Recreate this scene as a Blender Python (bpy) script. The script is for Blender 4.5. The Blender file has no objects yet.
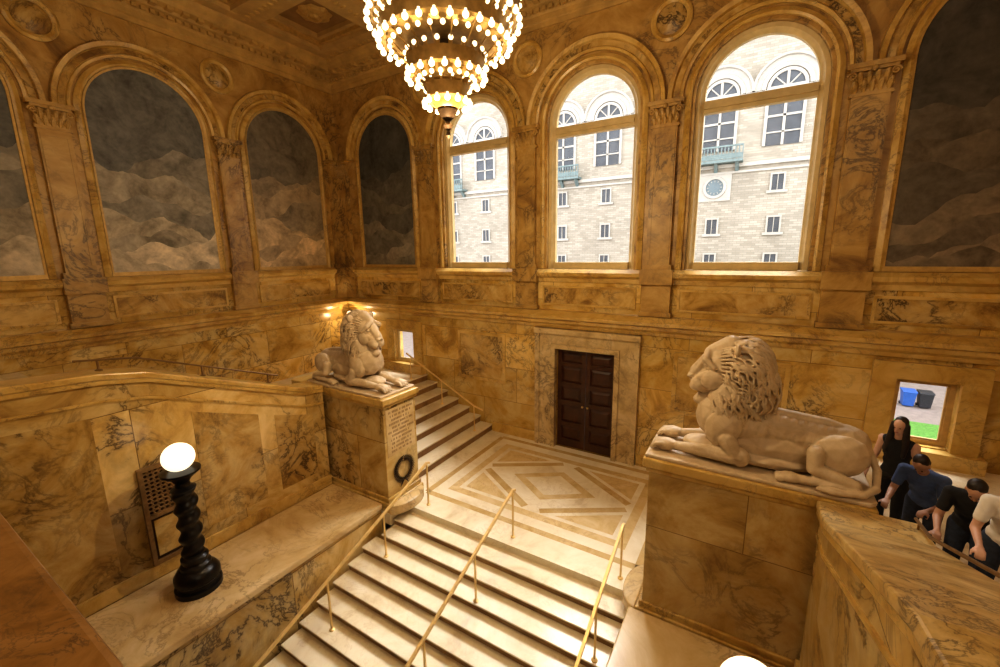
import bpy, bmesh, math, random
import numpy as np
from mathutils import Vector, Matrix, Euler
from mathutils.geometry import tessellate_polygon
random.seed(7)
scn = bpy.context.scene
col = scn.collection
PI = math.pi
D = 10.0; L = 12.45; XR = 5.35; YF = -6.0; XC = -3.6
WL = {}

# ------------------------------------------------------------------ materials
def newmat(name):
    m = bpy.data.materials.new(name); m.use_nodes = True
    nt = m.node_tree
    return m, nt, nt.nodes['Principled BSDF']
def N(nt, t, **kw):
    n = nt.nodes.new(t)
    for k, v in kw.items(): setattr(n, k, v)
    return n
def mixc(nt, fac, a, b, blend='MIX'):
    n = N(nt, 'ShaderNodeMix', data_type='RGBA', blend_type=blend)
    for idx, v in ((0, fac), (6, a), (7, b)):
        if isinstance(v, bpy.types.NodeSocket): nt.links.new(v, n.inputs[idx])
        else: n.inputs[idx].default_value = v if idx == 0 else (*v, 1)
    return n.outputs[2]
def mth(nt, op, a, b=0.0, clamp=False):
    n = N(nt, 'ShaderNodeMath', operation=op, use_clamp=clamp)
    for i, v in enumerate((a, b)):
        if isinstance(v, bpy.types.NodeSocket): nt.links.new(v, n.inputs[i])
        else: n.inputs[i].default_value = v
    return n.outputs[0]
def ramp(nt, fac, stops):
    r = N(nt, 'ShaderNodeValToRGB')
    el = r.color_ramp.elements
    while len(el) < len(stops): el.new(0.5)
    for e, (p, c) in zip(el, stops): e.position = p; e.color = (*c, 1)
    nt.links.new(fac, r.inputs[0])
    return r.outputs[0]
def noise4(nt, vec, w, scale, detail=6, rough=.6, dist=1.0):
    n = N(nt, 'ShaderNodeTexNoise', noise_dimensions='4D')
    nt.links.new(vec, n.inputs['Vector'])
    if isinstance(w, bpy.types.NodeSocket): nt.links.new(w, n.inputs['W'])
    else: n.inputs['W'].default_value = w
    n.inputs['Scale'].default_value = scale; n.inputs['Detail'].default_value = detail
    n.inputs['Roughness'].default_value = rough; n.inputs['Distortion'].default_value = dist
    return n.outputs[0]
def marble(name, cols, vein, scale=.7, vein_w=.03, vein_amt=.8, rough=.3, blocks=None, seed=0., joint=(.12, .06, .02), cloud=.35):
    m, nt, b = newmat(name)
    geo = N(nt, 'ShaderNodeNewGeometry'); pos = geo.outputs['Position']
    w = seed; mort = None
    if blocks:
        sep = N(nt, 'ShaderNodeSeparateXYZ'); nt.links.new(pos, sep.inputs[0])
        cb = N(nt, 'ShaderNodeCombineXYZ')
        nt.links.new(mth(nt, 'ADD', sep.outputs[0], sep.outputs[1]), cb.inputs[0]); nt.links.new(sep.outputs[2], cb.inputs[1])
        br = N(nt, 'ShaderNodeTexBrick'); nt.links.new(cb.outputs[0], br.inputs['Vector'])
        br.inputs['Color1'].default_value = (0, 0, 0, 1); br.inputs['Color2'].default_value = (1, 1, 1, 1)
        br.inputs['Mortar'].default_value = (.5, .5, .5, 1); br.inputs['Scale'].default_value = 1
        br.inputs['Mortar Size'].default_value = .006; br.inputs['Brick Width'].default_value = blocks[0]; br.inputs['Row Height'].default_value = blocks[1]
        w = mth(nt, 'ADD', mth(nt, 'MULTIPLY', br.outputs['Color'], 7.0), seed); mort = br.outputs['Fac']
        tint = br.outputs['Color']
    n1 = noise4(nt, pos, w, scale, 7, .66, 1.4)
    c = ramp(nt, n1, [(.32, cols[0]), (.46, cols[1]), (.62, cols[2])])
    n2 = noise4(nt, pos, w, scale*1.1, 9, .64, 2.2)
    d = mth(nt, 'ABSOLUTE', mth(nt, 'SUBTRACT', n2, .5))
    v = mth(nt, 'SUBTRACT', 1.0, mth(nt, 'DIVIDE', d, vein_w), True)
    v2 = mth(nt, 'SUBTRACT', 1.0, mth(nt, 'DIVIDE', d, vein_w*4), True)
    n3 = noise4(nt, pos, seed+5, scale*.6, 3, .5, .5)
    msk = mth(nt, 'MULTIPLY', mth(nt, 'MULTIPLY', mth(nt, 'SUBTRACT', n3, .42), 5.0, True), vein_amt, True)
    c = mixc(nt, mth(nt, 'MULTIPLY', mth(nt, 'MULTIPLY', v2, msk), cloud), c, tuple(x*2.1+.03 for x in vein))
    c = mixc(nt, mth(nt, 'MULTIPLY', v, msk), c, vein)
    if mort is not None:
        tv = mth(nt, 'ADD', mth(nt, 'MULTIPLY', tint, .34), .81)
        hv_ = N(nt, 'ShaderNodeHueSaturation'); nt.links.new(tv, hv_.inputs['Value']); nt.links.new(c, hv_.inputs['Color'])
        c = mixc(nt, mth(nt, 'MULTIPLY', mort, .75), hv_.outputs[0], joint)
    nt.links.new(c, b.inputs['Base Color'])
    b.inputs['Roughness'].default_value = rough
    return m
def plain(name, c, rough=.5, metal=0., var=.15, scale=6., emit=None, es=0.):
    m, nt, b = newmat(name)
    geo = N(nt, 'ShaderNodeNewGeometry')
    n = noise4(nt, geo.outputs['Position'], 1.0, scale, 4, .6, .3)
    lo = tuple(x*(1-var) for x in c); hi = tuple(min(1, x*(1+var)) for x in c)
    nt.links.new(ramp(nt, n, [(.3, lo), (.7, hi)]), b.inputs['Base Color'])
    b.inputs['Roughness'].default_value = rough; b.inputs['Metallic'].default_value = metal
    if emit: b.inputs['Emission Color'].default_value = (*emit, 1); b.inputs['Emission Strength'].default_value = es
    return m
G0, G1, G2 = (.35, .19, .038), (.61, .385, .096), (.74, .55, .23)
VN = (.06, .034, .018)
M = {}
M['wall'] = marble('siena_block_marble', (G0, G1, G2), VN, .85, .024, .82, .22, (2.2, 1.0), 0)
M['spandrel'] = marble('siena_upper_marble', ((.2, .1, .022), (.41, .235, .057), (.55, .355, .12)), (.05, .028, .015), .9, .027, .8, .42, None, 3)
M['panel'] = marble('dark_veined_siena', ((.19, .098, .028), (.5, .31, .085), (.66, .47, .19)), (.045, .027, .016), 1.2, .04, .95, .24, None, 9, cloud=.4)
M['trim'] = marble('siena_trim_marble', ((.33, .175, .039), (.54, .34, .087), (.67, .47, .17)), VN, 1.3, .018, .6, .28, None, 14)
M['pilaster'] = marble('pilaster_marble', ((.21, .105, .026), (.43, .255, .064), (.56, .37, .13)), (.055, .032, .017), 1.0, .033, .8, .42, None, 21)
M['parapet'] = marble('parapet_marble', ((.3, .166, .046), (.58, .38, .12), (.75, .565, .26)), (.055, .033, .019), .82, .031, .92, .2, (2.8, 1.5), 31, cloud=.4)
M['coping'] = marble('coping_marble', ((.34, .2, .065), (.55, .37, .13), (.7, .53, .25)), (.07, .043, .024), 1.7, .022, .9, .33, None, 38, cloud=.3)
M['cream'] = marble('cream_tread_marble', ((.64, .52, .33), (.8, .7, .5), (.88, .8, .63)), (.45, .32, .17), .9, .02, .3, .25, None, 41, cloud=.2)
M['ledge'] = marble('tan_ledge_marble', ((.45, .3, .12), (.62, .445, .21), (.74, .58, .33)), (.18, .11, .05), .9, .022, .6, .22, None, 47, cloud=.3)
M['riser'] = marble('shaded_riser_marble', ((.17, .09, .03), (.27, .15, .055), (.36, .22, .09)), (.12, .06, .02), .9, .02, .35, .4, None, 43)  # brown deepened to paint in the shade on the risers
M['inlay'] = marble('honey_inlay_marble', ((.54, .38, .16), (.68, .5, .24), (.76, .6, .34)), (.42, .27, .12), 1.4, .03, .5, .25, None, 51)
M['inlay2'] = marble('ochre_inlay_marble', ((.44, .28, .1), (.57, .39, .16), (.65, .48, .24)), (.3, .18, .08), 1.4, .03, .4, .25, None, 55)
M['brownrail'] = marble('brown_rail_marble', ((.13, .06, .013), (.25, .122, .028), (.34, .18, .055)), (.04, .022, .013), 6.0, .02, .8, .4, None, 57, cloud=.2)
M['grey_marble'] = marble('warm_grey_marble', ((.34, .235, .1), (.56, .41, .2), (.68, .54, .31)), (.12, .078, .045), 1.2, .042, .85, .28, None, 61)
M['ceiling'] = plain('ceiling_plaster', (.5, .33, .125), .7, 0, .2, 2)
M['cornice'] = plain('cornice_stone', (.48, .31, .105), .5, 0, .25, 2.5)
M['coffer'] = plain('coffer_paint', (.28, .16, .058), .7, 0, .2, 2)
M['brass'] = plain('aged_brass', (.82, .6, .26), .42, .4, .12, 8)
M['gilt'] = plain('gilt_bronze', (.42, .27, .095), .42, .6, .3, 10)
M['gold'] = plain('gilt_moulding', (.54, .35, .115), .45, .3, .2, 10)
M['bronze'] = plain('dark_bronze', (.06, .036, .02), .4, .5, .3, 9)
M['brownbronze'] = plain('brown_bronze', (.3, .18, .075), .45, .4, .3, 9)
M['railbronze'] = plain('dark_rail_bronze', (.2, .115, .045), .45, .4, .3, 9)
M['black'] = plain('black_polished_bronze', (.012, .01, .009), .28, .3, .3, 9)
M['wframe'] = plain('window_bronze_wood', (.58, .45, .23), .45, .1, .15, 4)
M['oak'] = plain('window_oak', (.46, .3, .12), .5, 0, .2, 6)
M['door'] = plain('dark_mahogany', (.055, .02, .01), .35, 0, .35, 5)
M['bulb'] = plain('bulb_glow', (1, .9, .7), .3, 0, 0, 1, (1, .82, .5), 2.0)
M['globe'] = plain('globe_glow', (1, .93, .8), .3, 0, 0, 1, (1, .87, .62), 1.25)
M['grass'] = plain('grass', (.1, .25, .04), .9, 0, .5, 12)
M['path'] = plain('grey_paving', (.25, .2, .175), .9, 0, .2, 3)
M['bin_blue'] = plain('blue_plastic', (.02, .09, .36), .5)
M['bin_black'] = plain('black_plastic', (.02, .02, .025), .5)
M['copper'] = plain('grey_green_copper', (.15, .2, .2), .6, 0, .25, 6)
M['fwhite'] = plain('pale_limestone', (.42, .39, .345), .8, 0, .1, 2)
M['fpane'] = plain('far_glass', (.06, .065, .075), .5, 0, .3, 1.5)
M['dial'] = plain('dial_face', (.14, .18, .2), .6, 0, .1, 2)
m, nt, b = newmat('cream_brick')
geo = N(nt, 'ShaderNodeNewGeometry'); sp = N(nt, 'ShaderNodeSeparateXYZ'); cb = N(nt, 'ShaderNodeCombineXYZ')
nt.links.new(geo.outputs[0], sp.inputs[0]); nt.links.new(sp.outputs[0], cb.inputs[0]); nt.links.new(sp.outputs[2], cb.inputs[1])
br = N(nt, 'ShaderNodeTexBrick'); nt.links.new(cb.outputs[0], br.inputs['Vector'])
br.inputs['Color1'].default_value = (.42, .375, .31, 1); br.inputs['Color2'].default_value = (.3, .262, .21, 1); br.inputs['Mortar'].default_value = (.27, .24, .19, 1)
br.inputs['Scale'].default_value = 1; br.inputs['Brick Width'].default_value = .42; br.inputs['Row Height'].default_value = .14; br.inputs['Mortar Size'].default_value = .012
nb = noise4(nt, geo.outputs[0], 3.0, .35, 4, .6, .3)
hb = N(nt, 'ShaderNodeHueSaturation'); nt.links.new(br.outputs[0], hb.inputs['Color']); nt.links.new(mth(nt, 'ADD', mth(nt, 'MULTIPLY', nb, .6), .66), hb.inputs['Value'])
nt.links.new(hb.outputs[0], b.inputs['Base Color']); b.inputs['Roughness'].default_value = .9
M['brick'] = m
m, nt, b = newmat('lion_marble')
geo = N(nt, 'ShaderNodeNewGeometry')
n = noise4(nt, geo.outputs[0], 2, 5, 6, .65, .8)
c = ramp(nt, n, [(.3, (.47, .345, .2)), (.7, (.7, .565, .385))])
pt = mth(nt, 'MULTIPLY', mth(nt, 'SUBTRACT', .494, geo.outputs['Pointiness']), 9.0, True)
c = mixc(nt, pt, c, (.12, .07, .028))  # ambient-style shade painted into the stone colour along concave creases
nt.links.new(c, b.inputs['Base Color']); b.inputs['Roughness'].default_value = .5
M['lion'] = m
m, nt, b = newmat('clear_glass')
nt.nodes.remove(b); out = nt.nodes['Material Output']
tr = N(nt, 'ShaderNodeBsdfTransparent'); gl = N(nt, 'ShaderNodeBsdfGlossy'); mx = N(nt, 'ShaderNodeMixShader')
gl.inputs['Roughness'].default_value = .03; mx.inputs[0].default_value = .008
nt.links.new(tr.outputs[0], mx.inputs[1]); nt.links.new(gl.outputs[0], mx.inputs[2]); nt.links.new(mx.outputs[0], out.inputs[0])
M['glass'] = m
def paint(name, c, seed, var=.35, scale=1.6):
    m, nt, b = newmat(name)
    geo = N(nt, 'ShaderNodeNewGeometry')
    n1 = noise4(nt, geo.outputs[0], seed, scale, 7, .65, 1.0); n2 = noise4(nt, geo.outputs[0], seed+4, scale*5, 4, .6, .4)
    f = mth(nt, 'ADD', mth(nt, 'MULTIPLY', n1, .7), mth(nt, 'MULTIPLY', n2, .3))
    nt.links.new(ramp(nt, f, [(.36, tuple(x*(1-var) for x in c)), (.64, tuple(min(1, x*(1+var)) for x in c))]), b.inputs['Base Color'])
    b.inputs['Roughness'].default_value = .8
    return m

# ------------------------------------------------------------------ mesh builder
def T0(p): return p
def TB(p): return (p[0], D-p[1], p[2])
def TL(p): return (-L+p[1], p[0], p[2])
class MB:
    def __init__(s, T=T0): s.v = []; s.f = []; s.m = []; s.T = T
    def add(s, vs, fs, mi=0):
        o = len(s.v); s.v += [s.T(tuple(p)) for p in vs]
        for f in fs: s.f.append([i+o for i in f]); s.m.append(mi)
    def box(s, x0, x1, y0, y1, z0, z1, mi=0):
        vs = [(x, y, z) for z in (z0, z1) for y in (y0, y1) for x in (x0, x1)]
        s.add(vs, [(0, 2, 3, 1), (4, 5, 7, 6), (0, 1, 5, 4), (2, 6, 7, 3), (0, 4, 6, 2), (1, 3, 7, 5)], mi)
    def frame(s, a, b, z0, z1, w, d0, d1, mi=0):
        vs = []
        for d in (d0, d1):
            vs += [(a, d, z0), (b, d, z0), (b, d, z1), (a, d, z1), (a+w, d, z0+w), (b-w, d, z0+w), (b-w, d, z1-w), (a+w, d, z1-w)]
        fs = []
        for i in range(4):
            j = (i+1) % 4
            fs += [(i, j, 4+j, 4+i), (8+i, 12+i, 12+j, 8+j), (i, 8+i, 8+j, j), (4+i, 4+j, 12+j, 12+i)]
        s.add(vs, fs, mi)
    def prism(s, pts, axis, a0, a1, mi=0):
        n = len(pts)
        def P(q, a): return (a, q[0], q[1]) if axis == 'x' else ((q[0], a, q[1]) if axis == 'y' else (q[0], q[1], a))
        vs = [P(q, a0) for q in pts]+[P(q, a1) for q in pts]
        fs = [tuple(range(n))[::-1], tuple(range(n, 2*n))]+[(i, (i+1) % n, n+(i+1) % n, n+i) for i in range(n)]
        s.add(vs, fs, mi)
    def lathe(s, prof, c=(0, 0, 0), n=24, mi=0, fn=None, ax='z'):
        vs = []; k = len(prof)
        for i in range(n):
            a = 2*PI*i/n
            for r, z in prof:
                rr = fn(r, z, a) if fn else r
                p = (rr*math.cos(a), rr*math.sin(a), z)
                if ax == 'y': p = (p[0], p[2], p[1])
                vs.append((c[0]+p[0], c[1]+p[1], c[2]+p[2]))
        fs = [(i*k+j, ((i+1) % n)*k+j, ((i+1) % n)*k+j+1, i*k+j+1) for i in range(n) for j in range(k-1)]
        fs.append([i*k for i in range(n)][::-1]); fs.append([i*k+k-1 for i in range(n)])
        s.add(vs, fs, mi)
    def tube(s, pts, r, n=8, mi=0, closed=False):
        P = [Vector(p) for p in pts]; k = len(P); vs = []
        up = None
        for i, p in enumerate(P):
            if closed: d = P[(i+1) % k]-P[i-1]
            else: d = P[min(i+1, k-1)]-P[max(i-1, 0)]
            d.normalize()
            if up is None: up = Vector((0, 0, 1)) if abs(d.z) < .9 else Vector((1, 0, 0))
            a = d.cross(up).normalized(); bb = a.cross(d).normalized(); up = bb
            rr = r[i] if isinstance(r, (list, tuple)) else r
            for j in range(n):
                t = 2*PI*j/n+PI/n
                vs.append(tuple(p+a*(rr*math.cos(t))+bb*(rr*math.sin(t))))
        fs = []
        for i in range(k if closed else k-1):
            i2 = (i+1) % k
            fs += [(i*n+j, i*n+(j+1) % n, i2*n+(j+1) % n, i2*n+j) for j in range(n)]
        if not closed: fs += [tuple(range(n))[::-1], tuple((k-1)*n+j for j in range(n))]
        s.add(vs, fs, mi)
    def ball(s, c, r, seg=14, rings=8, mi=0):
        if not isinstance(r, (tuple, list)): r = (r, r, r)
        vs = [(c[0], c[1], c[2]-r[2])]
        for i in range(1, rings):
            t = -PI/2+PI*i/rings
            for j in range(seg):
                a = 2*PI*j/seg
                vs.append((c[0]+r[0]*math.cos(t)*math.cos(a), c[1]+r[1]*math.cos(t)*math.sin(a), c[2]+r[2]*math.sin(t)))
        vs.append((c[0], c[1], c[2]+r[2])); last = len(vs)-1
        fs = [(0, 1+(j+1) % seg, 1+j) for j in range(seg)]
        for i in range(rings-2):
            fs += [(1+i*seg+j, 1+i*seg+(j+1) % seg, 1+(i+1)*seg+(j+1) % seg, 1+(i+1)*seg+j) for j in range(seg)]
        fs += [(last, 1+(rings-2)*seg+j, 1+(rings-2)*seg+(j+1) % seg) for j in range(seg)]
        s.add(vs, fs, mi)
    def arc(s, cu, cz, prof, n=28, a0=0., a1=PI, mi=0, leg=None):
        sec = []
        if leg is not None: sec.append((1, 0, leg-cz))
        for i in range(n+1):
            a = a0+(a1-a0)*i/n; sec.append((math.cos(a), math.sin(a), 0))
        if leg is not None: sec.append((-1, 0, leg-cz))
        k = len(prof); vs = []
        for c, sn, dz in sec:
            for r, d in prof: vs.append((cu+r*c, d, cz+r*sn+dz))
        m_ = len(sec)
        fs = [(i*k+j, i*k+(j+1) % k, (i+1)*k+(j+1) % k, (i+1)*k+j) for i in range(m_-1) for j in range(k)]
        fs += [tuple(range(k))[::-1], tuple((m_-1)*k+j for j in range(k))]
        s.add(vs, fs, mi)
    def holes(s, outer, hs, d0=0., depth=.4, mi=0, mj=None):
        loops = [[Vector((p[0], p[1], 0)) for p in outer]]+[[Vector((p[0], p[1], 0)) for p in h] for h in hs]
        flat = [p for l in loops for p in l]
        s.add([(p.x, d0, p.y) for p in flat], tessellate_polygon(loops), mi)
        for h in hs:
            n = len(h); vs = [(p[0], d0, p[1]) for p in h]+[(p[0], d0-depth, p[1]) for p in h]
            s.add(vs, [(i, (i+1) % n, n+(i+1) % n, n+i) for i in range(n)], mi if mj is None else mj)
    def build(s, name, mats, parent=None, smooth=False, bevel=0., local=False, recalc=True):
        if not isinstance(mats, (list, tuple)): mats = [mats]
        V = np.array(s.v, dtype=float)
        if parent is not None: org = Vector((0, 0, 0)) if local else WL[parent.name]
        else:
            lo = V.min(0); hi = V.max(0); org = Vector(((lo[0]+hi[0])/2, (lo[1]+hi[1])/2, lo[2]))
        V = V-np.array(org)
        me = bpy.data.meshes.new(name); me.from_pydata(V.tolist(), [], s.f)
        for mt in mats: me.materials.append(mt)
        me.polygons.foreach_set('material_index', s.m)
        if recalc:
            bm = bmesh.new(); bm.from_mesh(me); bmesh.ops.recalc_face_normals(bm, faces=bm.faces); bm.to_mesh(me); bm.free()
        if smooth:
            me.polygons.foreach_set('use_smooth', [True]*len(me.polygons)); me.set_sharp_from_angle(angle=.7)
        o = bpy.data.objects.new(name, me); col.objects.link(o)
        if parent is not None: o.parent = parent; WL[o.name] = WL[parent.name].copy()
        else: o.location = org; WL[o.name] = Vector(org)
        if bevel: bv = o.modifiers.new('bevel', 'BEVEL'); bv.width = bevel; bv.segments = 2; bv.limit_method = 'ANGLE'
        return o
def thing(name, loc, label=None, cat=None, group=None, rz=0., kind=None):
    o = bpy.data.objects.new(name, None); o.location = loc; o.rotation_euler.z = rz; col.objects.link(o)
    o.empty_display_size = .2; WL[o.name] = Vector(loc)
    return tag(o, label, cat, group, kind)
def tag(o, label=None, cat=None, group=None, kind=None):
    if label: o['label'] = label
    if cat: o['category'] = cat
    if group: o['group'] = group
    if kind: o['kind'] = kind
    return o
def struct(o): o['kind'] = 'structure'; return o
def copy_tree(o, parent=None):
    c = o.copy(); col.objects.link(c)
    if parent is not None: c.parent = parent
    WL[c.name] = WL.get(o.name, Vector()).copy()
    for ch in list(o.children): copy_tree(ch, c)
    return c
def arch_pts(cu, hw, z0, zs, n=28, r=None):
    r = hw if r is None else r
    return [(cu-hw, z0), (cu+hw, z0)]+[(cu+r*math.cos(PI*i/n), zs+r*math.sin(PI*i/n)) for i in range(n+1)]
def rect(u0, u1, z0, z1): return [(u0, z0), (u1, z0), (u1, z1), (u0, z1)]

# blobs: unions of spheres / tapered capsules, voxel-remeshed into ONE continuous surface
_b = bmesh.new(); bmesh.ops.create_icosphere(_b, subdivisions=2, radius=1.0)
_b.verts.ensure_lookup_table()
ICO_V = np.array([v.co[:] for v in _b.verts]); ICO_F = np.array([[v.index for v in f.verts] for f in _b.faces]); _b.free()
def blob(name, prims, mt, parent, voxel=.02, smooth=2):
    VV = []; FF = []; o = 0
    def put(c, r, R=None):
        nonlocal o
        v = ICO_V*np.array(r)
        if R is not None: v = v @ np.array(R).T
        VV.append(v+np.array(c)); FF.append(ICO_F+o); o += len(ICO_V)
    for p in prims:
        if p[0] == 'e':
            R = Euler(p[3]).to_matrix() if len(p) > 3 else None
            put(p[1], p[2], R)
        else:
            a = np.array(p[1], float); r0 = p[2]; b_ = np.array(p[3], float); r1 = p[4]
            n = max(2, int(np.linalg.norm(b_-a)/(min(r0, r1)*.45))+1)
            for i in range(n+1):
                t = i/n; put(a+(b_-a)*t, (r0+(r1-r0)*t,)*3)
    me = bpy.data.meshes.new(name+'_raw'); me.from_pydata(np.vstack(VV).tolist(), [], np.vstack(FF).tolist())
    ob = bpy.data.objects.new(name+'_raw', me); col.objects.link(ob)
    rm = ob.modifiers.new('r', 'REMESH'); rm.mode = 'VOXEL'; rm.voxel_size = voxel
    if smooth:
        sm = ob.modifiers.new('s', 'SMOOTH'); sm.iterations = smooth; sm.factor = .5
    bpy.context.view_layer.update()
    dg = bpy.context.evaluated_depsgraph_get()
    nm = bpy.data.meshes.new_from_object(ob.evaluated_get(dg)); nm.name = name
    bpy.data.objects.remove(ob); bpy.data.meshes.remove(me)
    nm.polygons.foreach_set('use_smooth', [True]*len(nm.polygons))
    nm.materials.clear(); nm.materials.append(mt)
    r = bpy.data.objects.new(name, nm); col.objects.link(r); r.parent = parent; WL[r.name] = WL[parent.name].copy()
    return r

# ------------------------------------------------------------------ camera
f_px = 422.0
psi, th, ro = math.radians(31.5), math.radians(10.8), math.radians(.75)
hv = Vector((-math.sin(psi), math.cos(psi), 0)); r0 = Vector((math.cos(psi), math.sin(psi), 0)); zz = Vector((0, 0, 1))
wv = hv*math.cos(th)-zz*math.sin(th); u0 = hv*math.sin(th)+zz*math.cos(th)
rv = r0*math.cos(ro)-u0*math.sin(ro); uv = u0*math.cos(ro)+r0*math.sin(ro)
cd = bpy.data.cameras.new('camera'); cam = bpy.data.objects.new('camera', cd); col.objects.link(cam)
cam.matrix_world = Matrix(((rv.x, uv.x, -wv.x, 0), (rv.y, uv.y, -wv.y, 0), (rv.z, uv.z, -wv.z, 5.2), (0, 0, 0, 1)))
cd.sensor_width = 36; cd.lens = f_px/1000*36; cd.clip_start = .05; cd.clip_end = 300
scn.camera = cam

# ------------------------------------------------------------------ room shell
WIN = [-6.88, -3.6, -.32]; ZS = 8.24; WR = 1.1
MB_B = [-10.25, 3.0]
MB_L = [1.46, 4.78, 8.1]
H = 11.1
wb = MB(TB)
hs = [arch_pts(c, WR, 4.78, ZS) for c in WIN]+[rect(-4.38, -2.82, 0, 2.74), rect(2.26, 3.1, 1.68, 2.9), rect(-10.2, -9.36, 1.7, 2.8)]
wb.holes(rect(-L, XR, 4.6, H), hs[:3], 0, .5, 1)
wb.holes([(-L, -3), (XR, -3), (XR, 4.6), (-L, 4.6)], hs[3:], 0, .3, 0)
struct(wb.build('wall_back', [M['wall'], M['spandrel']]))
wl = MB(TL)
wl.holes(rect(YF, D, -3, 4.6), [], 0, .1, 0); wl.holes(rect(YF, D, 4.6, H), [], 0, .1, 1)
struct(wl.build('wall_left', [M['wall'], M['spandrel']]))
w = MB(); w.box(XR, XR+.3, YF, D, -3, H); struct(w.build('wall_right', M['wall']))
w = MB(); w.box(-L, XR, YF-.3, YF, -3, H); struct(w.build('wall_front', M['wall']))
w = MB(); w.box(-L-.3, XR+.3, YF-.3, D, -3.2, -2.75); struct(w.build('floor_lower', M['cream']))
c = MB(); c.box(-L-.3, XR+.3, YF-.3, D+.3, H+.35, H+.6, 1)
bx_ = [-L+.45+i*2.82 for i in range(7)]; by_ = [-5.6+i*2.5 for i in range(7)]
for x in bx_: c.box(x-.36, x+.36, YF, D, H, H+.36, 0); c.box(x-.46, x+.46, YF, D, H+.12, H+.36, 2); c.box(x-.58, x+.58, YF, D, H+.22, H+.36, 0)
for y in by_: c.box(-L, XR, y-.36, y+.36, H+.012, H+.355, 0); c.box(-L, XR, y-.46, y+.46, H+.132, H+.355, 2); c.box(-L, XR, y-.58, y+.58, H+.232, H+.355, 0)
for i in range(6):
    for j in range(6):
        cx, cy = (bx_[i]+bx_[i+1])/2, (by_[j]+by_[j+1])/2
        c.lathe([(.001, H+.2), (.1, H+.21), (.16, H+.26), (.2, H+.24), (.34, H+.28), (.42, H+.34), (.42, H+.36)], (cx, cy, 0), 32, 2, fn=lambda r, z, a: r*(1+.07*math.cos(8*a)))
for x in bx_:
    y = YF+.1
    while y < D: c.ball((x, y, H), (.09, .06, .03), 8, 4, 2); y += .2
for y in by_:
    x = -L+.1
    while x < XR: c.ball((x, y, H+.012), (.06, .09, .03), 8, 4, 2); x += .2
struct(c.build('ceiling', [M['ceiling'], M['coffer'], M['gold']]))

tn = [0]
def tname(): tn[0] += 1; return 'trim_%d' % tn[0]
CORN = [(0, 10.35), (.05, 10.35), (.05, 10.46), (.08, 10.48), (.08, 10.6), (.12, 10.64), (.12, 10.72), (.22, 10.76), (.24, 10.82), (.4, 10.86), (.42, 10.95), (.52, 11.03), (.54, 11.1), (0, 11.1)]
LEDGE = [(0, 3.28), (.05, 3.28), (.08, 3.36), (.16, 3.42), (.18, 3.5), (.28, 3.54), (.3, 3.62), (.14, 3.72), (0, 3.74)]
SILL = [(0, 4.46), (.05, 4.46), (.08, 4.56), (.18, 4.62), (.2, 4.7), (.1, 4.78), (0, 4.78)]
for T, a0, a1 in ((TB, -L, XR), (TL, YF, D)):
    k = MB(T); k.prism(CORN, 'x', a0, a1)
    u = a0+.2
    while u < a1-.2: k.box(u, u+.09, .115, .2, 10.645, 10.725); u += .17
    u = a0+.15
    while u < a1-.2: k.box(u, u+.13, .21, .39, 10.78, 10.855); u += .32
    struct(k.build(tname(), M['cornice']))
    k = MB(T); k.prism(LEDGE, 'x', a0, a1); struct(k.build(tname(), M['trim']))
    k = MB(T); k.prism(SILL, 'x', a0, a1); struct(k.build(tname(), M['trim']))
k = MB(TB)
for a, b_ in ((-6.4, -4.98), (-2.22, -.8)): k.box(a, b_, 0, .06, 0, .28)
struct(k.build('baseboard_back', M['trim']))
def pilaster(T, u, wd=.5):
    k = MB(T); h = wd/2
    k.box(u-h, u+h, 0, .1, 4.9, 7.74); k.box(u-h-.05, u+h+.05, 0, .13, 4.79, 4.9); k.box(u-h-.03, u+h+.03, 0, .12, 7.74, 7.8)
    k.box(u-h-.06, u+h+.06, 0, .12, 3.84, 4.46); k.box(u-h-.1, u+h+.1, 0, .16, 3.74, 3.84); k.box(u-h-.1, u+h+.1, 0, .22, 4.46, 4.79)
    p = struct(k.build(tname(), M['pilaster']))
    k = MB(T); k.frame(u-h+.03, u+h-.03, 5.0, 7.66, .05, .1, .116); k.box(u-h+.08, u+h-.08, .1, .106, 5.05, 7.61); k.build('shaft_panel', M['pilaster'], p)
    k = MB(T)
    k.prism([(u-h*.85, 7.8), (u+h*.85, 7.8), (u+h*1.05, 8.12), (u-h*1.05, 8.12)], 'y', 0, .1)
    k.box(u-h-.1, u+h+.1, 0, .2, 8.17, 8.25); k.box(u-h-.05, u+h+.05, 0, .17, 8.12, 8.17)
    for row, z0, hh, qs in ((0, 7.8, .15, (-.85, -.42, 0, .42, .85)), (1, 7.92, .16, (-.64, -.21, .21, .64))):
        for q in qs:
            uu = u+q*h; dd = .1+row*.015
            k.tube([(uu, dd-.02, z0), (uu, dd+.015, z0+hh*.5), (uu+q*.02, dd+.04, z0+hh*.9), (uu+q*.03, dd+.065, z0+hh), (uu+q*.03, dd+.07, z0+hh-.04)], [.03, .045, .04, .03, .012], 6)
            for e_ in (-1, 1): k.tube([(uu, dd, z0+.02), (uu+e_*.05, dd+.02, z0+hh*.55), (uu+e_*.06, dd+.05, z0+hh*.6)], [.012, .02, .008], 5)
    for sx in (-1, 1):
        k.tube([(u+sx*(h+.02+.07*(1-t/14)*math.cos(t*.75)), .14, 8.06+.07*(1-t/14)*math.sin(t*.75)) for t in range(14)], .02, 6)
    k.ball((u, .18, 8.14), (.05, .04, .05), 8, 6)
    k.build('capital', M['pilaster'], p, True)
for u, wd in ((-12.16, .4), (-8.56, .52), (-5.24, .5), (-1.96, .5), (1.34, .52), (4.75, .5)): pilaster(TB, u, wd)
for u, wd in ((-.2, .5), (3.12, .5), (6.44, .5), (9.74, .36)): pilaster(TL, u, wd)
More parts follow.
